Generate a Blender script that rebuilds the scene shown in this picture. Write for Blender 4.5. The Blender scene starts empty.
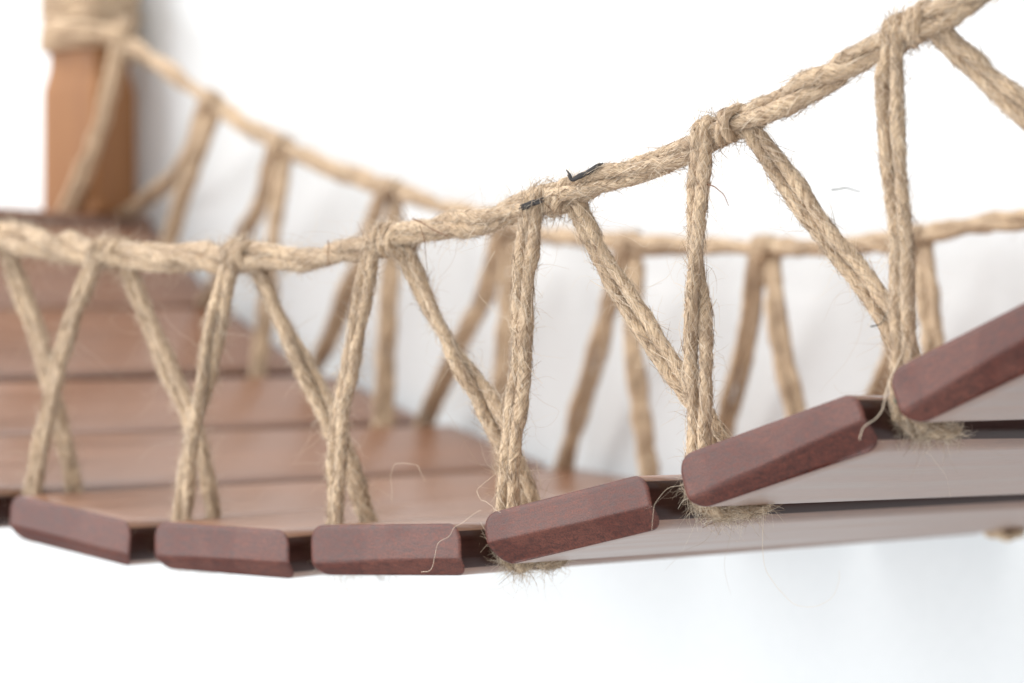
import bpy, math, random
import numpy as np
rng = np.random.default_rng(7)
random.seed(7)
C = bpy.context.scene.collection
MM = 0.001
Z0 = 1.20            # the bridge hangs 1.2 m above the floor of the room
# measured layout, millimetres: (along the bridge, across it from the front edge, up)
NEAR_RAIL = [[-390, 15, 140], [-345, 15, 98], [-300, 15, 68], [-253.38, 15.0, 49.72], [-233.27, 15.0, 48.05], [-211.72, 15.0, 46.36], [-190.94, 15.0, 43.4], [-170.9, 15.0, 40.81], [-151.57, 15.0, 39.33], [-132.9, 15.0, 38.15], [-119.49, 15.0, 37.92], [-106.06, 15.0, 37.68], [-92.97, 15.0, 36.97], [-80.21, 15.0, 38.18], [-66.47, 15.0, 40.25], [-49.64, 15.0, 42.35], [-37.93, 15.0, 43.45], [-25.89, 15.0, 46.07], [-12.99, 15.0, 47.91], [-0.43, 15.0, 51.23], [11.8, 15.0, 53.38], [21.3, 15.0, 56.05], [31.14, 15.0, 59.91], [42.57, 15.0, 63.35], [53.71, 15.0, 67.53], [64.57, 15.0, 71.61], [71.83, 15.0, 75.07], [82.49, 15.0, 78.55], [91.52, 15.0, 82.28], [104.15, 15.0, 87.49], [117.27, 15.0, 93.22], [170, 15, 122], [240, 15, 168], [320, 15, 236]]
FAR_RAIL = [[-377.08, 206.0, 139.79], [-380.33, 206.0, 135.04], [-365.29, 206.0, 125.85], [-346.89, 206.0, 115.85], [-329.95, 206.0, 105.82], [-310.91, 206.0, 96.53], [-290.42, 206.0, 87.37], [-270.5, 206.0, 80.13], [-246.13, 206.0, 72.5], [-225.65, 206.0, 66.57], [-207.88, 206.0, 61.55], [-190.99, 206.0, 56.99], [-170.45, 206.0, 53.63], [-145.84, 206.0, 51.11], [-127.4, 206.0, 49.48], [-109.47, 206.0, 48.79], [-93.48, 206.0, 47.58], [-71.96, 206.0, 47.34], [-55.2, 206.0, 47.83], [-40.54, 206.0, 48.94], [-27.83, 206.0, 51.48], [-9.75, 206.0, 52.34], [8.1, 206.0, 54.51], [23.06, 206.0, 56.46], [70, 206, 78], [115, 206, 98], [170, 206, 126], [240, 206, 172], [320, 206, 240]]
NEAR_KNOTS = [[-220.76000000000002, -209.3], [-169.70000000000002, -161.02], [-119.0, -113.11999999999999], [-71.44, -63.769999999999996], [-21.43, -11.91], [25.72, 36.39], [73.51, 81.86]]
FAR_KNOTS = [[-333.98, -330.98], [-299.19, -296.19], [-248.13, -245.13], [-197.59, -194.59], [-147.84, -144.84], [-97.27, -94.27], [-44.85, -41.85]]
NEAR_LEGS = [["R", 0, [[-212.05, 18.0, 43.27], [-206.97, 18.66, 32.33], [-201.29, 19.49, 18.79], [-196.58, 20.38, 4.02], [-191.89, 21.27, -10.65], [-189.09, 22.0, -22.87]]], ["L", 1, [[-167.43, 12.0, 39.26], [-173.57, 11.88, 32.47], [-178.94, 11.71, 22.18], [-183.53, 11.52, 10.49], [-187.38, 11.36, 0.01], [-190.82, 11.18, -11.85], [-193.06, 11.0, -23.75]]], ["R", 1, [[-163.4, 18.0, 36.78], [-156.59, 18.8, 23.7], [-149.86, 19.6, 10.77], [-143.16, 20.36, -1.26], [-138.0, 21.1, -13.19], [-135.64, 22.0, -28.38]]], ["L", 2, [[-117.4, 12.0, 35.5], [-122.23, 11.83, 24.77], [-126.33, 11.61, 11.19], [-129.76, 11.42, -1.24], [-133.21, 11.23, -13.74], [-135.17, 11.0, -28.78]]], ["R", 2, [[-115.13, 18.0, 34.67], [-109.46, 18.66, 24.16], [-101.22, 19.48, 11.76], [-94.36, 20.18, 1.23], [-87.05, 21.02, -11.6], [-80.64, 22.0, -26.93]]], ["L", 3, [[-70.43, 12.0, 36.27], [-74.15, 11.8, 23.64], [-77.88, 11.57, 9.49], [-80.64, 11.35, -4.74], [-81.62, 11.0, -27.58]]], ["R", 3, [[-65.08, 18.0, 36.56], [-58.81, 18.83, 23.94], [-50.12, 19.68, 12.11], [-42.11, 20.45, 1.63], [-35.74, 21.21, -9.18], [-30.07, 22.0, -20.57]]], ["L", 4, [[-20.38, 12.0, 43.85], [-22.04, 11.88, 35.86], [-23.08, 11.71, 24.68], [-23.8, 11.53, 12.35], [-25.69, 11.31, -2.24], [-27.06, 11.17, -11.24], [-27.8, 11.0, -22.96]]], ["R", 4, [[-13.15, 18.0, 45.63], [-5.81, 18.87, 32.89], [3.61, 19.81, 19.83], [10.84, 20.51, 10.51], [17.72, 21.17, 1.75], [25.99, 22.0, -9.04]]], ["L", 5, [[26.24, 12.0, 55.32], [25.3, 11.84, 44.72], [24.89, 11.68, 34.09], [25.54, 11.52, 23.42], [25.95, 11.32, 10.64], [26.19, 11.0, -10.62]]], ["R", 5, [[35.24, 18.0, 57.75], [44.47, 18.83, 47.33], [53.95, 19.76, 35.43], [62.81, 20.6, 25.0], [68.5, 21.24, 16.85], [74.03, 22.0, 6.54]]], ["L", 6, [[74.02, 12.0, 72.16], [73.87, 11.86, 62.48], [74.69, 11.71, 52.35], [75.73, 11.56, 42.22], [76.78, 11.4, 32.12], [77.35, 11.25, 22.07], [77.75, 11.0, 5.02]]], ["R", 6, [[81.31, 18.0, 76.16], [91.44, 19.28, 66.82], [100.97, 20.46, 58.86], [112.29, 22.0, 47.85]]]]
FAR_LEGS = [["L", None, [[-370.52, 196.0, 128.88], [-382.26, 197.29, 102.36], [-394.34, 198.24, 83.32], [-406.37, 199.0, 68.68]]], ["L", 0, [[-335.19, 209.0, 104.68], [-353.23, 212.77, 89.14], [-376.81, 216.3, 77.7], [-404.1, 220.0, 66.69]]], ["R", 0, [[-326.25, 203.0, 103.57], [-338.55, 202.13, 85.8], [-349.2, 201.0, 60.62]]], ["L", 1, [[-301.22, 209.0, 86.51], [-313.99, 211.85, 72.89], [-327.95, 214.65, 59.7], [-348.81, 218.82, 39.3], [-357.94, 220.0, 35.25]]], ["R", 1, [[-292.21, 203.0, 85.57], [-297.08, 202.57, 69.82], [-301.07, 201.71, 37.55], [-305.23, 201.0, 10.96]]], ["L", 2, [[-251.23, 209.0, 70.96], [-272.73, 214.07, 43.95], [-285.88, 217.34, 25.66], [-298.65, 220.0, 11.07]]], ["R", 2, [[-241.96, 203.0, 69.49], [-244.27, 202.11, 36.09], [-245.93, 201.0, -5.89]]], ["L", 3, [[-199.88, 209.0, 56.88], [-211.41, 212.43, 37.49], [-224.31, 215.21, 22.57], [-245.14, 220.0, -4.65]]], ["R", 3, [[-191.74, 203.0, 54.98], [-193.57, 202.21, 25.3], [-194.73, 201.62, 3.18], [-192.94, 201.0, -20.19]]], ["L", 4, [[-149.77, 209.0, 49.86], [-161.3, 212.52, 28.03], [-175.37, 216.89, 0.01], [-185.35, 220.0, -20.41]]], ["R", 4, [[-142.69, 203.0, 49.32], [-142.91, 202.3, 24.35], [-138.89, 201.61, 0.01], [-134.96, 201.0, -21.13]]], ["L", 5, [[-98.5, 209.0, 46.72], [-107.85, 213.86, 23.95], [-120.91, 220.0, -5.46]]], ["R", 5, [[-92.05, 203.0, 46.23], [-87.71, 201.91, 20.39], [-81.42, 201.0, -0.57]]], ["L", 6, [[-45.75, 209.0, 47.03], [-55.85, 215.32, 23.0], [-65.75, 220.0, 5.25]]], ["R", 6, [[-39.95, 203.0, 46.54], [-37.42, 202.11, 30.75], [-34.11, 201.0, 11.15]]]]
NEAR_LOOPS = [[1, 0, -32.15], [3, 2, -37.91], [5, 4, -37.34], [7, 6, -34.86], [9, 8, -22.04], [11, 10, -4.48]]
STRANDS = [[[39.99, 15.0, -19.97], [40.51, 15.0, -31.52], [43.33, 15.0, -36.66], [47.16, 15.0, -39.64], [51.7, 15.0, -40.89], [57.19, 15.0, -38.78], [59.17, 15.0, -34.98], [59.17, 15.0, -32.93]], [[-75.38, 9.0, -41.26], [-76.88, 11.23, -46.4], [-74.82, 13.18, -43.09], [-73.29, 15.0, -39.8]], [[-40.61, -3.0, -36.34], [-37.88, -2.66, -35.58], [-36.22, -1.83, -30.18], [-32.09, -1.07, -26.29], [-26.33, -0.18, -22.61], [-25.01, 0.0, -22.14]], [[-63.66, 11.0, -21.01], [-62.28, 10.21, -13.97], [-58.78, 9.87, -12.06], [-53.32, 9.44, -12.91], [-50.1, 9.0, -16.08]], [[77.98, 11.0, 13.03], [77.69, 7.08, 7.58], [78.12, 3.89, 2.98], [78.12, 1.03, -0.98], [76.85, -1.32, -3.54], [77.03, -3.0, -5.89]], [[26.72, 11.0, -6.36], [27.99, 5.82, -14.74], [23.96, 2.43, -16.85], [23.06, 0.17, -19.97], [24.72, -3.0, -25.08]], [[-21.75, 15.0, -11.23], [-20.86, 15.0, -20.21]], [[34.09, 11.0, 45.3], [31.27, 12.69, 50.83], [30.41, 15.99, 61.74], [33.39, 16.95, 62.46], [36.17, 18.16, 59.82], [33.47, 19.0, 57.93]], [[24.07, 11.0, 61.78], [23.44, 11.83, 67.86], [25.29, 12.21, 69.88], [28.66, 12.66, 68.39], [29.99, 13.0, 66.2]], [[-29.34, 9.0, 35.56], [-35.07, 9.7, 28.33], [-31.34, 10.25, 22.59], [-24.91, 10.74, 19.76], [-21.29, 11.0, 20.58]], [[-29.32, 10.0, -13.51], [-30.38, 4.39, -17.91], [-24.64, 0.93, -21.05], [-18.27, -2.0, -22.37]], [[15.41, 10.0, 51.55], [18.54, 9.46, 49.2], [19.43, 9.0, 46.56]], [[21.08, 10.0, 52.08], [26.11, 9.0, 49.19]], [[68.55, 4.0, 44.15], [60.18, 9.9, 40.44], [56.33, 17.0, 33.96]], [[-79.96, 11.0, -40.35], [-74.07, 9.0, -44.73], [-74.74, 7.0, -49.83]]]
DARK = [[[-55.88, 10.5, 44.25], [-53.05, 10.5, 43.2], [-48.05, 10.5, 40.91], [-45.26, 10.5, 39.88]], [[-52.6, 9.0, 42.64], [-51.04, 9.0, 39.12], [-49.79, 9.0, 31.72]], [[-82.81, 9.5, 40.42], [-82.14, 9.5, 35.16], [-81.15, 9.5, 34.18]], [[28.58, 11.0, 47.91], [31.36, 10.44, 47.09], [33.99, 9.72, 45.02], [35.82, 9.0, 42.58]], [[64.74, 5.0, 44.41], [68.52, 4.05, 44.35], [72.57, 3.0, 43.48]], [[69.23, 12.0, 17.03], [71.35, 12.43, 17.61], [72.65, 13.0, 20.02]], [[-23.22, 10.5, 21.51], [-21.75, 10.5, 21.92], [-20.57, 10.5, 21.67]]]
FLECKS = [[[-8.29, 11.4, 50.99], [-4.87, 11.4, 52.12], [-0.63, 11.4, 53.86]], [[-22.84, 10.4, 45.23], [-19.61, 10.4, 45.96], [-16.1, 10.4, 46.68]]]
GREEN = [76.98, 10.0, 1.61]
FAR_LOOP = [-21.5, -35.28]
SLATS = [
    (-3, -371.6, 40.5, -0.72, 8.0, 'steeply tilted plank just below the landing board, topmost at the left'),
    (-2, -330.45, 14.27, -0.5163, 7.34, 'tilted tan-lit plank second below the landing board at the left'),
    (-1, -274.84, -5.69, -0.3509, 5.53, 'tan-lit plank third below the landing board, its far end by the wall'),
    (0, -219.97, -19.75, -0.3049, 3.29, 'plank fourth below the landing board, just left of the leftmost visible plank end'),
    (1, -165.73, -30.62, -0.1302, 3.93, 'plank whose end is leftmost of the six dark ends, sloping down to the right'),
    (2, -109.62, -33.84, -0.0198, 6.64, 'plank with a dull purple brown end, second of the ends from the left'),
    (3, -55.18, -32.01, 0.0358, 2.1, 'plank with a level end and a pale hair hanging across it, lowest in the sag'),
    (4, -1.0, -23.98, 0.2127, 0.49, 'plank with a gently rising reddish end, third of the ends from the right'),
    (5, 53.23, -8.58, 0.2944, -0.54, 'plank with a rising end above a frayed jute lashing, second end from the right'),
    (6, 104.59, 11.0, 0.3992, 2.88, 'steepest plank cut by the right edge of the photo, end mottled grey and red'),
]
CAM_F, CAM_H, CAM_A, CAM_R0 = 2782.27, 410.04, 0.712086, 12.50777

# ------------------------------------------------------------------ helpers
def V3(p): return np.array(p, float)
def W(p):
    """bridge millimetres (along, across, up) -> world metres"""
    p = np.asarray(p, float) * MM
    p = p.copy(); p[..., 2] += Z0
    return p
def link(o, parent=None):
    C.objects.link(o)
    if parent is not None: o.parent = parent
    return o
def tag(o, label=None, cat=None, group=None, kind=None):
    if label: o['label'] = label
    if cat: o['category'] = cat
    if group: o['group'] = group
    if kind: o['kind'] = kind
    return o
def thing(name, loc, label, cat, group=None):
    o = bpy.data.objects.new(name, None); o.empty_display_size = .01
    o.location = loc; link(o); tag(o, label, cat, group); return o
def raw_mesh(name, verts, quads, mats, parent=None, attr=None, matidx=None, smooth=True, origin=None, tris=None):
    """verts (n,3) world metres; quads (m,4) ints (a repeated last index makes a triangle)"""
    verts = np.asarray(verts, np.float32); quads = np.asarray(quads, np.int32)
    loc = np.zeros(3) if origin is None else np.asarray(origin, float)
    if parent is not None and origin is None: loc = np.array(parent.location)
    me = bpy.data.meshes.new(name)
    me.vertices.add(len(verts)); me.vertices.foreach_set('co', (verts - loc).astype(np.float32).ravel())
    k = quads.shape[1]
    ix = quads.ravel(); st = np.arange(0, quads.size, k, dtype=np.int32)
    if tris is not None: st = np.concatenate([st, quads.size+3*np.arange(len(tris), dtype=np.int32)]); ix = np.concatenate([ix, np.asarray(tris, np.int32).ravel()])
    me.loops.add(len(ix)); me.loops.foreach_set('vertex_index', ix)
    me.polygons.add(len(st)); me.polygons.foreach_set('loop_start', st.astype(np.int32))
    if matidx is not None: me.polygons.foreach_set('material_index', np.asarray(matidx, np.int32))
    if attr is not None:
        a = me.attributes.new('fib', 'FLOAT_VECTOR', 'POINT'); a.data.foreach_set('vector', np.asarray(attr, np.float32).ravel())
    me.update(calc_edges=True); me.validate()
    if smooth: me.polygons.foreach_set('use_smooth', np.ones(len(me.polygons), bool))
    for m in mats: me.materials.append(m)
    o = bpy.data.objects.new(name, me)
    if parent is None: o.location = loc
    return link(o, parent)
def catmull(P, step):
    P = np.asarray(P, float)
    if len(P) == 2: P = np.array([P[0], (P[0]+P[1])/2, P[1]])
    Q = np.vstack([2*P[0]-P[1], P, 2*P[-1]-P[-2]])
    out = []
    for i in range(len(P)-1):
        p0, p1, p2, p3 = Q[i:i+4]
        n = max(4, int(np.linalg.norm(p2-p1)/step*2))
        t = np.linspace(0, 1, n, endpoint=False)[:, None]
        out.append(.5*((2*p1)+(-p0+p2)*t+(2*p0-5*p1+4*p2-p3)*t**2+(-p0+3*p1-3*p2+p3)*t**3))
    out.append(P[-1:]); X = np.vstack(out)
    return resample(X, step)
def resample(X, step):
    d = np.linalg.norm(np.diff(X, axis=0), axis=1); s = np.concatenate([[0], np.cumsum(d)])
    n = max(4, int(s[-1]/step)); u = np.linspace(0, s[-1], n)
    return np.stack([np.interp(u, s, X[:, k]) for k in range(3)], 1)
def snoise(n, step, wl, amp, k=1):
    """smooth 1-d noise, wavelength wl (mm), k channels"""
    m = max(4, int(n*step/wl)+4); g = rng.normal(0, 1, (m, k)); x = np.linspace(0, m-1.001, n)
    i = np.clip(x.astype(int), 1, m-3) if m > 4 else np.clip(x.astype(int), 0, m-2)
    f = np.clip(x-i, 0, 1)[:, None]; f = f*f*(3-2*f)
    return amp*(g[i]*(1-f)+g[np.minimum(i+1, m-1)]*f)
def frames(X, up=(0.13, -1, .21)):
    T = np.gradient(X, axis=0); T /= np.linalg.norm(T, axis=1)[:, None]+1e-12
    n = np.cross(T[0], np.array(up)); n /= np.linalg.norm(n)
    N = np.zeros_like(X); N[0] = n
    for i in range(1, len(X)):
        n = N[i-1]-T[i]*np.dot(N[i-1], T[i]); n /= np.linalg.norm(n)+1e-12; N[i] = n
    return T, N, np.cross(T, N)
class Yarn:
    """collects cords (twisted three-ply jute) of ONE mesh, remembers surface points for loose fibres"""
    def __init__(s): s.v = []; s.f = []; s.a = []; s.n = 0; s.sp = []; s.sn = []; s.st = []; s.caps = []
    def cord(s, X, r, step=.5, seg=16, plies=3, lay=12, hand=1, lobe=.05, rough=.03, wob=.16, taper=0, ridge=.11, grow=None):
        X = resample(np.asarray(X, float), step)
        n = len(X); X = X + snoise(n, step, 6, wob, 3)
        T, N, B = frames(X)
        L = np.arange(n)*step
        th = np.linspace(0, 2*np.pi, seg, endpoint=False)[None, :]
        tw = (hand*2*np.pi*L/lay + rng.uniform(0, 6.28) + snoise(n, step, 9, .9)[:, 0])[:, None]
        lob = np.abs(np.cos((th-tw)*plies/2))**.8
        rad = r*(1 - lobe + lobe*1.6*lob)
        rad = rad*(1+snoise(n, step, 6, .10))*(1+rng.normal(0, rough, (n, seg)))
        m2 = 3*seg; G = rng.normal(0, 1, (int(n*step/3.2)+4, m2)); x = L/3.2; i0 = x.astype(int); fr = (x-i0)[:, None]
        k = ((th-tw)/(2*np.pi)*m2); kk = np.floor(k).astype(int) % m2; rows = i0[:, None]
        rad = rad*(1+ridge*(G[rows, kk]*(1-fr)+G[rows+1, kk]*fr)*.7)
        if grow is not None: rad = rad*grow(X)[:, None]
        if taper:
            e = np.minimum(L, L[::-1])/taper; rad *= np.clip(e, .15, 1)[:, None]**.5
        P = X[:, None]+rad[..., None]*(np.cos(th)[..., None]*N[:, None]+np.sin(th)[..., None]*B[:, None])
        nrm = (P-X[:, None]); nrm /= np.linalg.norm(nrm, axis=2)[..., None]
        off = rng.uniform(0, 50)
        ph = th - tw*.72
        A = np.stack([np.cos(ph)*r+off, np.sin(ph)*r, np.broadcast_to((L*.085)[:, None], ph.shape)+off], 2)
        i = np.arange(n-1)[:, None]*seg; j = np.arange(seg)[None]; j2 = (j+1) % seg
        F = np.stack([i+j, i+j2, i+seg+j2, i+seg+j], 2).reshape(-1, 4)+s.n
        caps = []
        for row, c_ in ((0, n*seg), ((n-1)*seg, n*seg+1)):
            for k_ in range(seg): caps.append((row+k_, row+(k_+1) % seg, c_, c_) if row else (row+(k_+1) % seg, row+k_, c_, c_))
        s.v.append(np.vstack([P.reshape(-1, 3), X[:1]-T[:1]*.3*r, X[-1:]+T[-1:]*.3*r])); s.f.append(F); s.caps.append(np.array(caps)+s.n)
        s.a.append(np.vstack([A.reshape(-1, 3), A[0, :1], A[-1, :1]])); s.n += n*seg+2
        s.sp.append(P.reshape(-1, 3)); s.sn.append(nrm.reshape(-1, 3)); s.st.append(np.repeat(T, seg, 0))
        return X
    def build(s, name, mat, parent):
        return raw_mesh(name, W(np.vstack(s.v)), np.vstack(s.f), [mat], parent, attr=np.vstack(s.a), tris=np.vstack(s.caps)[:, :3])
    def surf(s): return np.vstack(s.sp), np.vstack(s.sn), np.vstack(s.st)
def bundle(y, X, m, R, r, pitch, step=.5, psi=None, grow=None, **kw):
    """m cords laid round a common centre line"""
    X = resample(np.asarray(X, float), step); n = len(X); T, N, B = frames(X)
    L = np.arange(n)*step
    ps = (psi if psi is not None else rng.uniform(0, 6.28)) + (2*np.pi*L/pitch if pitch else 0) + snoise(n, step, 20, .5)[:, 0]
    RR = R*(1+snoise(n, step, 14, .17)[:, 0])
    if grow is not None: RR = RR*grow(X)
    for j in range(m):
        a = ps+2*np.pi*j/m
        y.cord(X+RR[:, None]*(np.cos(a)[:, None]*N+np.sin(a)[:, None]*B), r, step, grow=grow, **kw)
def fibres(surf, count, lmin, lmax, r=.042, seg=6, lift=.5, curl=.5, hand=1, spread=.28, hug=0., kink=1.):
    """thin hairs starting on the cord surface; returns verts, quads"""
    P, N, T = surf
    k = rng.integers(0, len(P), count); p = P[k]-N[k]*.1; n = N[k]; t = T[k]*rng.choice([-1, 1], count)[:, None]
    ln = lmin*(lmax/lmin)**(rng.random(count)**1.7)
    el = rng.random(count)**1.4*lift; t = t*1.0+np.cross(n, t)*rng.normal(.27, .2, count)[:, None]*hand
    d = t*np.cos(el*1.5)[:, None]+n*np.sin(el*1.5)[:, None]+rng.normal(0, spread, (count, 3))
    d /= np.linalg.norm(d, axis=1)[:, None]
    bend = rng.normal(0, curl, (count, 3)); pts = [p]
    for i in range(seg):
        bend = bend*.8+rng.normal(0, curl*.55, (count, 3))
        d = d+bend*.55*kink-n*(hug*ln/seg)[:, None]; d[:, 2] -= .03*kink; d /= np.linalg.norm(d, axis=1)[:, None]
        p = p+d*(ln/seg)[:, None]; pts.append(p)
    Q = np.stack(pts, 1)                                  # count, seg+1, 3
    rr = r*rng.uniform(.6, 1.35, count)
    return tubes(Q, rr)
def tubes(Q, rr, sides=3, tip=.35):
    c, m, _ = Q.shape
    T = np.gradient(Q, axis=1); T /= np.linalg.norm(T, axis=2)[..., None]+1e-12
    ref = rng.normal(0, 1, (c, 1, 3)); A = np.cross(T, ref); A /= np.linalg.norm(A, axis=2)[..., None]+1e-12
    Bv = np.cross(T, A)
    taper = np.linspace(1, tip, m)[None, :, None, None]
    th = np.arange(sides)*2*np.pi/sides
    V = Q[:, :, None]+(rr[:, None, None, None]*taper)*(np.cos(th)[:, None]*A[:, :, None]+np.sin(th)[:, None]*Bv[:, :, None])
    base = (np.arange(c)*m*sides)[:, None, None]; i = (np.arange(m-1)*sides)[None, :, None]; j = np.arange(sides)[None, None]
    j2 = (j+1) % sides
    F = np.stack([base+i+j, base+i+j2, base+i+sides+j2, base+i+sides+j], 3).reshape(-1, 4)
    return V.reshape(-1, 3), F
def hair_mesh(name, parts, mat, parent):
    v = []; f = []; n = 0
    for a, b in parts: v.append(a); f.append(b+n); n += len(a)
    return raw_mesh(name, W(np.vstack(v)), np.vstack(f), [mat], parent)
def strand(name, pts, r, mat, parent, jit=.25):
    X = catmull(pts, .6); X = X+snoise(len(X), .6, 4, jit, 3)
    v, f = tubes(X[None], np.array([r]), sides=5, tip=.5)
    return raw_mesh(name, W(v), f, [mat], parent)

# ------------------------------------------------------------------ materials
def mat(name):
    m = bpy.data.materials.new(name); m.use_nodes = True
    nt = m.node_tree; b = nt.nodes['Principled BSDF']
    return m, nt, b
def node(nt, typ, **kw):
    n = nt.nodes.new(typ)
    for k, v in kw.items():
        if k in n.inputs: n.inputs[k].default_value = v
        else: setattr(n, k, v)
    return n
def ramp(nt, src, stops):
    r = nt.nodes.new('ShaderNodeValToRGB'); e = r.color_ramp.elements
    while len(e) < len(stops): e.new(.5)
    for q, (p, c) in zip(e, stops): q.position = p; q.color = (*c, 1)
    nt.links.new(src, r.inputs[0]); return r.outputs[0]
def mix(nt, fac, a, b, mode='MIX'):
    m = nt.nodes.new('ShaderNodeMix'); m.data_type = 'RGBA'; m.blend_type = mode
    for s, v in ((m.inputs[0], fac), (m.inputs[6], a), (m.inputs[7], b)):
        if hasattr(v, 'links') or hasattr(v, 'is_linked'): nt.links.new(v, s)
        else: s.default_value = v
    return m.outputs[2]
def jute(name, c0, c1, c2, bump=.5):
    m, nt, b = mat(name)
    at = node(nt, 'ShaderNodeAttribute', attribute_name='fib')
    n1 = node(nt, 'ShaderNodeTexNoise', Scale=4.6, Detail=5.0, Roughness=.72); nt.links.new(at.outputs['Vector'], n1.inputs['Vector'])
    tc = node(nt, 'ShaderNodeTexCoord')
    n2 = node(nt, 'ShaderNodeTexNoise', Scale=120.0, Detail=3.0); nt.links.new(tc.outputs['Object'], n2.inputs['Vector'])
    fine = ramp(nt, n1.outputs['Fac'], [(.36, c0), (.48, c1), (.66, c2)])
    tint = ramp(nt, n2.outputs['Fac'], [(.35, (.80, .76, .72)), (.65, (1.08, 1.06, 1.0))])
    col = mix(nt, 1.0, fine, tint, 'MULTIPLY')
    nt.links.new(col, b.inputs['Base Color'])
    b.inputs['Roughness'].default_value = .82; b.inputs['Specular IOR Level'].default_value = .25
    b.inputs['Sheen Weight'].default_value = .15; b.inputs['Sheen Roughness'].default_value = .5
    bp = node(nt, 'ShaderNodeBump', Strength=1.0, Distance=bump*MM); nt.links.new(n1.outputs['Fac'], bp.inputs['Height'])
    nt.links.new(bp.outputs[0], b.inputs['Normal'])
    return m
def plain(name, col, rough=.8, spec=.3):
    m, nt, b = mat(name); b.inputs['Base Color'].default_value = (*col, 1)
    b.inputs['Roughness'].default_value = rough; b.inputs['Specular IOR Level'].default_value = spec; return m
def fibre_mat(name, ca, cb):
    m, nt, b = mat(name)
    g = node(nt, 'ShaderNodeNewGeometry')
    col = ramp(nt, g.outputs['Random Per Island'], [(0, ca), (1, cb)])
    nt.links.new(col, b.inputs['Base Color'])
    b.inputs['Roughness'].default_value = .6; b.inputs['Specular IOR Level'].default_value = .3
    tr = node(nt, 'ShaderNodeBsdfTranslucent'); nt.links.new(col, tr.inputs['Color'])
    mx = node(nt, 'ShaderNodeMixShader'); mx.inputs[0].default_value = .12
    nt.links.new(b.outputs[0], mx.inputs[1]); nt.links.new(tr.outputs[0], mx.inputs[2]); nt.links.new(mx.outputs[0], nt.nodes['Material Output'].inputs[0])
    return m
def wood(name, dark, light, rough, *, spec=.4, grain=(240, 9, 240), speck=.5, coat=.0, stain=0, bump=.05, red=None):
    m, nt, b = mat(name)
    tc = node(nt, 'ShaderNodeTexCoord'); oi = node(nt, 'ShaderNodeObjectInfo')
    ad = node(nt, 'ShaderNodeVectorMath', operation='MULTIPLY_ADD')
    nt.links.new(oi.outputs['Random'], ad.inputs[0]); ad.inputs[1].default_value = (3.1, 5.7, 2.3); nt.links.new(tc.outputs['Object'], ad.inputs[2])
    mp = node(nt, 'ShaderNodeMapping'); mp.inputs['Scale'].default_value = grain; nt.links.new(ad.outputs[0], mp.inputs[0])
    n1 = node(nt, 'ShaderNodeTexNoise', Scale=1.0, Detail=6.0, Roughness=.62, Distortion=.4); nt.links.new(mp.outputs[0], n1.inputs['Vector'])
    mp2 = node(nt, 'ShaderNodeMapping'); mp2.inputs['Scale'].default_value = (2600, 160, 2600); nt.links.new(ad.outputs[0], mp2.inputs[0])
    n2 = node(nt, 'ShaderNodeTexNoise', Scale=1.0, Detail=3.0, Roughness=.7); nt.links.new(mp2.outputs[0], n2.inputs['Vector'])
    col = ramp(nt, n1.outputs['Fac'], [(.28, dark), (.72, light)])
    sp = ramp(nt, n2.outputs['Fac'], [(.36, (1-speck*.55,)*3), (.5, (1, 1, 1)), (.68, (1+speck*.45,)*3)])
    col = mix(nt, 1.0, col, sp, 'MULTIPLY')
    if stain:
        n3 = node(nt, 'ShaderNodeTexNoise', Scale=42.0, Detail=2.5, Distortion=.6); nt.links.new(ad.outputs[0], n3.inputs['Vector'])
        f = ramp(nt, n3.outputs['Fac'], [(.50, (0, 0, 0)), (.56, (1, 1, 1))])
        col = mix(nt, f, col, mix(nt, 1.0, col, (stain[0], stain[1], stain[2], 1), 'MULTIPLY'))
    nt.links.new(col, b.inputs['Base Color'])
    rr = node(nt, 'ShaderNodeMapRange'); rr.inputs[3].default_value = rough-.12; rr.inputs[4].default_value = rough+.18
    nt.links.new(n1.outputs['Fac'], rr.inputs[0]); nt.links.new(rr.outputs[0], b.inputs['Roughness'])
    b.inputs['Specular IOR Level'].default_value = spec; b.inputs['Coat Weight'].default_value = coat; b.inputs['Coat Roughness'].default_value = .3
    bp = node(nt, 'ShaderNodeBump', Strength=1.0, Distance=bump*MM); nt.links.new(n2.outputs['Fac'], bp.inputs['Height'])
    nt.links.new(bp.outputs[0], b.inputs['Normal'])
    return m
WALL_U = 233.
SLAT_W, SLAT_T, SLAT_L = 47.2, 11.85, 226.3
JUTE = [(.23, .13, .072), (.64, .475, .325), (.87, .71, .535)]
FIB = [(.38, .25, .15), (.95, .84, .68)]
HUG = [(.22, .125, .07), (.94, .80, .63)]
FACE = [(.15, .064, .033), (.265, .126, .071), .31]
END = [(.044, .0078, .0042), (.110, .0235, .0125), .40]
POST = [(.23, .095, .032), (.36, .165, .06), .5]
POST_V, POST_U, POST_H, POST_Z, POST_N = -406.3, 213., 12.9, 71.8, 118.
WRAP_Z = 131.
LAND = (-520., -391., 2., 232., 58., 71.5)
FUZZ_NEAR = (75000, 22000, 7500, 950)
FUZZ_FAR = (7000, 2500, 500, 40)
FOCUS, FSTOP = 604., 11.2
WORLD = ((.94, .975, 1.0), .49)
LAMPS = [('window_light', (-1.35, -1.4, 1.42), (-.05, .1, 1.2), 1.7, 1.3, 27.5, (.99, 1., 1.)), ('overhead_light', (-.8, -.7, 2.9), (-.1, .1, 1.2), 2.4, 2.0, 46., (1., .99, .97)), ('low_fill_light', (.25, -1.3, .4), (.15, .2, 1.1), 2.2, 1.2, 10., (.97, .99, 1.))]
EXPOSURE = .42
POST_ROT = math.radians(15)
LEG_R, LEG_C, FAR_LEG_R, FAR_LEG_C = 1.45, 1.42, 1.5, 1.7
HUG_R = .085
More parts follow.
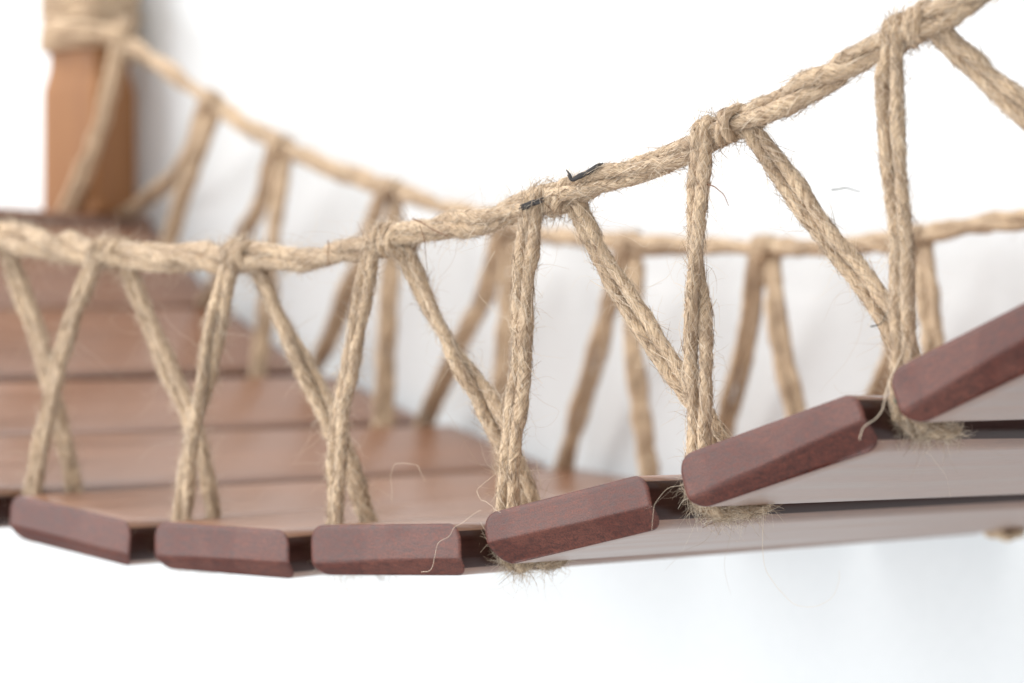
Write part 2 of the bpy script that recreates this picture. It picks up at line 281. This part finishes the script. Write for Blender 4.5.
EDGE = [(.022, .0065, .0045), (.048, .015, .010), .32]  # stained long sides, with the shade of the plank gaps put into the colour
STAIN = (1.25, 1.6, 1.8)
WALLC = (.79, .815, .83)

M_JUTE = jute('jute_cord', JUTE[0], JUTE[1], JUTE[2])
M_FIB = fibre_mat('jute_fibre', FIB[0], FIB[1])
M_HUG = fibre_mat('jute_surface_fibre', HUG[0], HUG[1])
M_FACE = wood('stained_wood_face', FACE[0], FACE[1], FACE[2], coat=.0, speck=.25, bump=.02, spec=.9)
M_END = wood('stained_wood_end_grain', END[0], END[1], END[2], spec=.45, grain=(420, 60, 1300), speck=.8, stain=STAIN, bump=.06)
M_EDGE_SHADED = wood('stained_wood_edge_gap_shade', EDGE[0], EDGE[1], EDGE[2], speck=.25, bump=.02, spec=.28)
M_POST = wood('pale_wood_post', POST[0], POST[1], POST[2], grain=(160, 160, 8), speck=.2)
M_DARK = plain('dark_fibre', (.052, .048, .047), .85, .15)
M_BROWN = plain('brown_bark_fibre', (.16, .065, .03), .7)
M_GREEN = plain('green_fibre', (.01, .12, .11), .6)

# ------------------------------------------------------------------ setting: the white wall behind the bridge
def wall():
    m, nt, b = mat('white_wall_paint')
    tc = node(nt, 'ShaderNodeTexCoord'); n = node(nt, 'ShaderNodeTexNoise', Scale=260.0, Detail=4.0); nt.links.new(tc.outputs['Object'], n.inputs['Vector'])
    nt.links.new(ramp(nt, n.outputs['Fac'], [(.3, WALLC), (.7, tuple(c_+.02 for c_ in WALLC))]), b.inputs['Base Color'])
    b.inputs['Roughness'].default_value = .75; b.inputs['Specular IOR Level'].default_value = .2
    bp = node(nt, 'ShaderNodeBump', Strength=.3, Distance=.0003); nt.links.new(n.outputs['Fac'], bp.inputs['Height']); nt.links.new(bp.outputs[0], b.inputs['Normal'])
    x0, x1, y0, y1, z0, z1 = -3., 2.2, .001*WALL_U, .001*WALL_U+.12, 0., 2.6
    v = [(x, y, z) for x in (x0, x1) for y in (y0, y1) for z in (z0, z1)]
    f = [(0, 1, 5, 4), (2, 6, 7, 3), (0, 2, 3, 1), (4, 5, 7, 6), (1, 3, 7, 5), (0, 4, 6, 2)]
    o = raw_mesh('wall', v, f, [m], smooth=False, origin=((x0+x1)/2, y0, 0))
    tag(o, 'plain white painted wall behind the rope bridge', 'wall', kind='structure')
wall()

# ------------------------------------------------------------------ wooden slats
def slat_mesh(fl, fr, seed):
    """one board: rounded section, and at each end a hand-worn bevel below a ridge (fl, fr: ridge height at its two ends)"""
    w, t, L = SLAT_W, SLAT_T, SLAT_L; g = np.random.default_rng(seed)
    r = 3.9; zs = []; xs = []
    for k in range(9):
        a = math.pi/2*k/8; zs.append(-t/2+r-r*math.cos(a)); xs.append(w/2-r+r*math.sin(a))
    for k in range(1, 26): zs.append(-t/2+r+(t-2*r)*k/26); xs.append(w/2)
    for k in range(9):
        a = math.pi/2*k/8; zs.append(t/2-r+r*math.sin(a)); xs.append(w/2-r+r*math.cos(a))
    zs = np.array(zs); xs = np.array(xs); m = len(zs); nx = 44
    ph = g.uniform(0, 6.28, 4)
    def cut(x, z):
        q = x/w+.5
        ridge = -t/2+t*(fl+(fr-fl)*q+.010*np.sin(q*6+ph[0])+.004*np.sin(q*17+ph[1]))
        s = .16; y = (ridge-z)/s
        return .78*s*np.log1p(np.exp(np.clip(y, -30, 30)))+np.clip((z-(t/2-.9))/.9, 0, 1)**2*.22+.03*np.sin(x*.13+ph[2])*np.sin(z*.5+ph[3])
    R = np.concatenate([np.stack([-xs, zs], 1), np.stack([xs, zs], 1)[::-1]]); n = len(R)
    c = cut(R[:, 0], R[:, 1]); V = []; F = []; mi = []
    stat = [c+.22]+[np.full(n, u) for u in (9, 30, 60, 100, 140, 180, 205, L-9)]+[L-c-.22]
    for u in stat: V.append(np.stack([R[:, 0], u, R[:, 1]], 1))
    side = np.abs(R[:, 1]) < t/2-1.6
    for k in range(len(stat)-1):
        for i in range(n):
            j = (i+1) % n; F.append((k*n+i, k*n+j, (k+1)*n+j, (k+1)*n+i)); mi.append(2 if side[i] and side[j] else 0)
    base = len(stat)*n
    for far in (0, 1):
        s = base+far*m*(nx+1); G = []
        for i in range(m):
            zz = zs[i]*(1-.16/(t/2)); xx = xs[i]-.15
            for k in range(nx+1):
                x = -xx+2*xx*k/nx; u = float(cut(x, zz)); G.append((x, L-u if far else u, zz))
        V.append(np.array(G))
        for i in range(m-1):
            for k in range(nx):
                q = (s+i*(nx+1)+k, s+i*(nx+1)+k+1, s+(i+1)*(nx+1)+k+1, s+(i+1)*(nx+1)+k)
                F.append(q[::-1] if far else q); mi.append(1)
        row = (len(stat)-1)*n if far else 0
        outer = [row+i for i in range(n)]
        inner = [s+i*(nx+1) for i in range(m)]+[s+i*(nx+1)+nx for i in range(m)][::-1]
        for i in range(n):
            j = (i+1) % n; F.append((outer[i], inner[i], inner[j], outer[j]) if not far else (outer[j], inner[j], inner[i], outer[i])); mi.append(1)
    return np.vstack(V), np.array(F), np.array(mi)
RIDGE = {1: (.30, .27), 2: (.26, .36), 3: (.22, .33), 4: (.44, .40), 5: (.20, .50), 6: (.26, .56)}
def slat(k, V, z, tilt, bank, label):
    cs, sn = math.cos(tilt), math.sin(tilt)
    SV, SF, SM = slat_mesh(*RIDGE.get(k, (.3, .36)), 40+k)
    org = W(V3((V, SLAT_L/2, z+bank*SLAT_L/500.)))
    # the mesh is stored in the slat's own frame so that grain follows the board
    loc = SV.copy(); loc[:, 1] -= SLAT_L/2
    o = raw_mesh('wooden_plank', loc*MM, SF, [M_FACE, M_END, M_EDGE_SHADED], matidx=SM, origin=(0, 0, 0))
    from mathutils import Matrix, Vector
    X = Vector((cs, 0, sn)); Y = Vector((0, 1, bank/250.)).normalized(); Zv = X.cross(Y).normalized(); X = Y.cross(Zv)
    M = Matrix((X, Y, Zv)).transposed().to_4x4(); M.translation = Vector(org)
    o.matrix_world = M
    bv = None
    tag(o, label, 'plank', 'wooden planks of the rope bridge')
    return o
for k, V, z, ti, b, lab in SLATS: slat(k, V, z, ti, b, lab)

# ------------------------------------------------------------------ rope railings
class Rail:
    def __init__(s, pts, step):
        s.X = catmull(pts, step)
    def at(s, v):
        x = s.X[:, 0]; i = np.interp(v, x, np.arange(len(x)))
        p = np.array([np.interp(i, np.arange(len(x)), s.X[:, k]) for k in range(3)])
        q = np.array([np.interp(i+3, np.arange(len(x)), s.X[:, k]) for k in range(3)])
        r = np.array([np.interp(i-3, np.arange(len(x)), s.X[:, k]) for k in range(3)])
        t = q-r; return p, t/np.linalg.norm(t)
def coil(rail, v1, v2, a0, a1, off, R, n=70):
    out = []
    for q in np.linspace(0, 1, n):
        p, t = rail.at(v1+(v2-v1)*q+off)
        f = np.array([0, -1., 0]); u = np.cross(f, t); u = u if u[2] > 0 else -u
        a = math.radians(a0+(a1-a0)*q)
        e = R*(1 + .10*math.sin(q*11+v1))
        out.append(p+e*(math.cos(a)*f+math.sin(a)*u))
    return np.array(out)
def railing(name, label, rail_pts, knots, legs, near, loops):
    step = .45 if near else .9; seg = 24 if near else 14
    rail = Rail(rail_pts, step)
    c = W(rail.X[len(rail.X)//2]); root = thing(name, c, label, 'rope railing', 'rope railings of the bridge')
    surf = []; frayed = []
    grow = (lambda X: 1+.28*np.clip((-90-X[:, 0])/70, 0, 1)) if near else None
    y = Yarn(); bundle(y, rail.X, 3, 1.55, 1.58, 66, step, seg=seg+2, lay=14, wob=.3, grow=grow); y.build('handrail', M_JUTE, root); surf.append(y.surf())
    ends = {}
    for i, (v1, v2) in enumerate(knots):
        y = Yarn(); e1 = []; e2 = []
        for s_ in (-1, 1):
            X = coil(rail, v1, v2, -30, 615, 1.0*s_, 2.85)
            y.cord(X, 1.08, step, seg=seg, wob=.42); e1.append(X[:11][::-1]); e2.append(X[-11:])
        ends[i] = (e1, e2); y.build('knot', M_JUTE, root); surf.append(tuple(q_[::3] for q_ in y.surf()))
    bottoms = []
    for kind, ki, pts in legs:
        P = [V3(p) for p in pts]; E = None
        if ki is not None:
            Ec = ends[ki][0 if kind == 'L' else 1]; E = [q_[-1] for q_ in Ec]; m_ = (E[0]+E[1])/2
            while len(P) > 2 and np.linalg.norm(P[0]-m_) < 9: P.pop(0)
            P = [m_]+P
        tail = P[-1]-P[-2]; tail /= np.linalg.norm(tail)
        P.append(P[-1]+tail*7)
        X = resample(catmull(P, step), step); X[:, :] += snoise(len(X), step, 25, .18 if near else .05, 3)
        n = len(X); T, N, B = frames(X); L = np.arange(n)*step
        if E is not None: d = E[1]-E[0]; psi = math.atan2(d@B[0], d@N[0])
        else: psi = rng.uniform(0, 6)
        fin = np.array([-.8, -.6, 0]) if not near else np.array([1., -.15, 0]); fa = math.atan2(fin@B[-1], fin@N[-1])
        turn = (fa-psi+math.pi/2) % math.pi-math.pi/2; turn += rng.choice([0, 0, math.pi, -math.pi]) if near else 0
        q = np.clip(L/L[-1]*1.25, 0, 1); ps = psi+turn*(q*q*(3-2*q))+snoise(n, step, 22, .15)[:, 0]
        RR = (LEG_R if near else FAR_LEG_R)*(1+snoise(n, step, 14, .10)[:, 0]); y = Yarn()
        for k_ in (0, 1):
            a = ps+(math.pi if k_ == 0 else 0)
            Y = X+RR[:, None]*(np.cos(a)[:, None]*N+np.sin(a)[:, None]*B)
            if E is not None: f = np.clip(1-L/9, 0, 1)[:, None]; f = f*f*(3-2*f); Y = Y*(1-f)+f*(E[k_]+(X-X[0]))
            if E is not None: Y = np.vstack([Ec[k_][:-1], Y])
            y.cord(Y, LEG_C if near else FAR_LEG_C, step, seg=seg, wob=.14)
        y.build('suspender_cord', M_JUTE, root); surf.append(y.surf()); bottoms.append(P[-1])
    for a, b, low in loops:
        A, B = bottoms[a], bottoms[b]; y = Yarn()
        for s_ in (-1.3, 1.3):
            o = np.array([s_, 0, 0])
            X = catmull([A+o, (A*.75+B*.25)*[1, 1, 0]+[0, 0, low+.8]+o, (A*.3+B*.7)*[1, 1, 0]+[0, 0, low+.2]+o, B*[1, 1, 0]+[1.2, 1.0, low+.7]+o*(1.5 if s_ > 0 else .6), B*[1, 1, 0]+[1, 4.5, low+1.5]+o], step)
            y.cord(X, 1.15, step, seg=seg, wob=.4)
        y.build('lashing_loop', M_JUTE, root); surf.append(y.surf()); frayed.append(y.surf())
    S = [np.vstack([s_[k] for s_ in surf]) for k in range(3)]
    Z = [np.vstack([s_[k] for s_ in frayed]) for k in range(3)] if frayed else None
    return root, rail, S, Z
near_root, near_rail, NS, NZ = railing('rope_railing', 'sharp twisted jute rope railing in front, tied above the dark slat ends',
    NEAR_RAIL, NEAR_KNOTS, NEAR_LEGS, True, NEAR_LOOPS)
far_root, far_rail, FS, FZ = railing('rope_railing', 'blurred jute rope railing behind, close to the white wall and running up to the post',
    FAR_RAIL, FAR_KNOTS, FAR_LEGS, False, [])
def fuzz(root, S, Z, nh, ns, nl, nx):
    H = fibres(S, nh, 2.0, 8, r=HUG_R, seg=6, lift=.13, curl=.12, spread=.09, hug=.075, kink=.6)      # fibres lying in the yarn
    hair_mesh('surface_fibres', [H], M_HUG, root)['kind'] = 'stuff'
    P = [fibres(S, ns, 1.2, 6, r=.03, lift=.5, curl=.45),
         fibres(S, nl, 3, 11, r=.032, seg=8, lift=1.0, curl=.5),
         fibres(S, nx, 8, 30, r=.033, seg=18, lift=1.0, curl=.42)]
    if Z is not None: P += [fibres(Z, 2600, 2, 7, r=.06, seg=7, lift=.45, curl=.5), fibres(Z, 220, 5, 14, r=.036, seg=10, lift=1., curl=.6)]
    hair_mesh('loose_fibres', P, M_FIB, root)['kind'] = 'stuff'
def far_loop(V, z):
    y = Yarn()
    for o in (-1.3, 1.3): y.cord(catmull([(V+o, 205, z+8), (V+o+1, 209, z+1.2), (V+o+2.5, 215, z+.8), (V+o+1, 221, z+1.2), (V+o, 224, z+7)], .9), 1.3, .9, seg=12)
    y.build('lashing_loop', M_JUTE, far_root)
far_loop(*FAR_LOOP)
fuzz(near_root, NS, NZ, *FUZZ_NEAR)
fuzz(far_root, FS, FZ, *FUZZ_FAR)
# frayed tufts of the lashings under the boards and a matted patch on the handrail
for i, s_ in enumerate(STRANDS): strand('loose_strand', s_, .052 if i not in (4,) else .17, M_FIB, near_root)
for i, s_ in enumerate(DARK):
    o = strand('bark_sliver', s_, .16 if i != 1 else .10, M_BROWN if i < 4 else M_DARK, near_root, .12)
for n_, s_ in enumerate(FLECKS):
    y = Yarn()
    for q in range(5):
        d_ = rng.normal(0, .22, 3); P = [V3(p)+d_*(.6+.4*(i != 1)) for i, p in enumerate(s_)]
        if n_ == 0 and q < 2: P = [P[0]+[-1.6, 0, 1.2+q]]+[P[0]+[-.4, 0, .9*q]]+P
        y.cord(catmull(P, .4), 0.38, .3, seg=8, taper=2.2, lobe=.2, rough=.1, wob=.15)
    o = y.build('thread_scrap', M_DARK, near_root)
    o['label'] = ['charcoal thread scrap standing up from the handrail', 'charcoal thread scrap lying in the handrail beside the knot'][n_]
y = Yarn(); y.cord(catmull([V3(GREEN)+[-1, 0, 1.4], V3(GREEN), V3(GREEN)+[.8, 0, -1.6]], .4), .5, .4, seg=8, taper=1.5)
o = y.build('thread_scrap', M_GREEN, near_root); o['label'] = 'tiny green thread scrap beside the lashing'

# rope wound round the post (the tied end of the far railing)
def post_wrap():
    y = Yarn(); h = POST_H*.87+2.1; turns = 7; P = []
    for k in range(turns*28):
        a = 2*math.pi*k/28; c, s_ = math.cos(a), math.sin(a); e = 5.
        q = (abs(c)**e+abs(s_)**e)**(-1/e)
        ct, st = math.cos(POST_ROT), math.sin(POST_ROT); P.append((POST_V+h*q*(c*ct-s_*st), POST_U+h*q*(c*st+s_*ct), WRAP_Z+4.2*k/28))
    y.cord(catmull(P, 1.0), 2.2, .8, seg=14, lay=14, wob=.25)
    for s_ in (0, 1):                  # the rail's last turn on to the front of the wrap
        y.cord(catmull([V3(FAR_RAIL[1])+[3, -2, -1.5+2*s_], V3((POST_V+h+1, POST_U-h-1.5, WRAP_Z+5+3*s_)), V3((POST_V+h*.2, POST_U-h-3.2, WRAP_Z+7+3*s_)), V3((POST_V-h*.2, POST_U-h-.5, WRAP_Z+8+3*s_))], .8), 1.8, .8, seg=12)
    y.build('post_wrapping', M_JUTE, far_root)
post_wrap()

# ------------------------------------------------------------------ post and landing board
def prism(profile, name, mats, origin, parent=None):
    """stacked square sections (half size, z) with softened corners"""
    V = []; F = []
    m = 48
    for h, z in profile:
        for k in range(m):
            a = 2*math.pi*(k+.5)/m; c, s_ = math.cos(a), math.sin(a); e = 36.
            q = (abs(c)**e+abs(s_)**e)**(-1/e); V.append((h*q*c, h*q*s_, z))
    for i in range(len(profile)-1):
        for k in range(m): F.append((i*m+k, i*m+(k+1) % m, (i+1)*m+(k+1) % m, (i+1)*m+k))
    n = len(V); V += [(0, 0, profile[0][1]), (0, 0, profile[-1][1])]
    for k in range(m):
        F.append((n, (k+1) % m, k, k)); F.append((n+1, (len(profile)-1)*m+k, (len(profile)-1)*m+(k+1) % m, (len(profile)-1)*m+(k+1) % m))
    return np.array(V, float), F
def post():
    h = POST_H; z0 = POST_Z
    prof = [(h, z0), (h, z0+2), (h, POST_N-1.5), (h*.985, POST_N), (h*.865, POST_N+7), (h*.86, POST_N+40), (h, POST_N+46), (h, POST_N+72), (h*.8, POST_N+80)]
    V, F = prism(prof, '', None, None)
    me = bpy.data.meshes.new('wooden_post'); me.from_pydata([tuple(p*MM) for p in V], [], [tuple(dict.fromkeys(f)) for f in F])
    me.materials.append(M_POST); o = link(bpy.data.objects.new('wooden_post', me)); o.location = W(V3((POST_V, POST_U, 0))); o.rotation_euler.z = POST_ROT
    for p in me.polygons: p.use_smooth = False
    b = o.modifiers.new('soft', 'BEVEL'); b.width = .0008; b.segments = 2; b.limit_method = 'ANGLE'; b.angle_limit = math.radians(40)
    tag(o, 'square light brown wooden post with rope wound round its notched top', 'post')
post()
def landing():
    x0, x1, y0, y1, z0, z1 = LAND
    v = [(x, y, z) for x in (x0, x1) for y in (y0, y1) for z in (z0, z1)]
    f = [(0, 1, 5, 4), (2, 6, 7, 3), (0, 2, 3, 1), (4, 5, 7, 6), (1, 3, 7, 5), (0, 4, 6, 2)]
    c = np.array([(x0+x1)/2, (y0+y1)/2, z0])
    me = bpy.data.meshes.new('landing_board'); me.from_pydata([tuple((np.array(p)-c)*MM) for p in v], [], f); me.materials.append(M_FACE)
    o = link(bpy.data.objects.new('landing_board', me)); o.location = W(c)
    b = o.modifiers.new('soft', 'BEVEL'); b.width = .003; b.segments = 3
    tag(o, 'dark red brown landing board that carries the post at the upper left', 'board')
landing()

# ------------------------------------------------------------------ camera
cam = bpy.data.cameras.new('camera'); co = link(bpy.data.objects.new('camera', cam))
cam.sensor_width = 36; cam.lens = CAM_F/1024*36; cam.shift_y = (CAM_H-341.5)/1024; cam.clip_start = .01; cam.clip_end = 50
sa, ca = math.sin(CAM_A), math.cos(CAM_A)
right = np.array([ca, sa, 0]); fwd = np.array([-sa, ca, 0])
pos = W(-(CAM_R0*right+600.*fwd)); co.location = pos
co.rotation_euler = (math.pi/2, 0, CAM_A)
cam.dof.use_dof = True; cam.dof.focus_distance = FOCUS*MM; cam.dof.aperture_fstop = FSTOP
bpy.context.scene.camera = co

# ------------------------------------------------------------------ light
from mathutils import Vector
w = bpy.data.worlds.new('World'); bpy.context.scene.world = w; w.use_nodes = True
bg = w.node_tree.nodes['Background']; bg.inputs[0].default_value = (*WORLD[0], 1); bg.inputs[1].default_value = WORLD[1]
def area(name, loc, aim, sx, sy, power, col):
    l = bpy.data.lights.new(name, 'AREA'); l.shape = 'RECTANGLE'; l.size = sx; l.size_y = sy; l.energy = power; l.color = col
    o = link(bpy.data.objects.new(name, l)); o.location = loc
    o.rotation_euler = (Vector(aim)-Vector(loc)).to_track_quat('-Z', 'Y').to_euler(); return o
for a in LAMPS: area(*a)
sc = bpy.context.scene
sc.view_settings.view_transform = 'Standard'; sc.view_settings.look = 'None'; sc.view_settings.exposure = EXPOSURE; sc.view_settings.gamma = 1
sc.cycles.max_bounces = 6
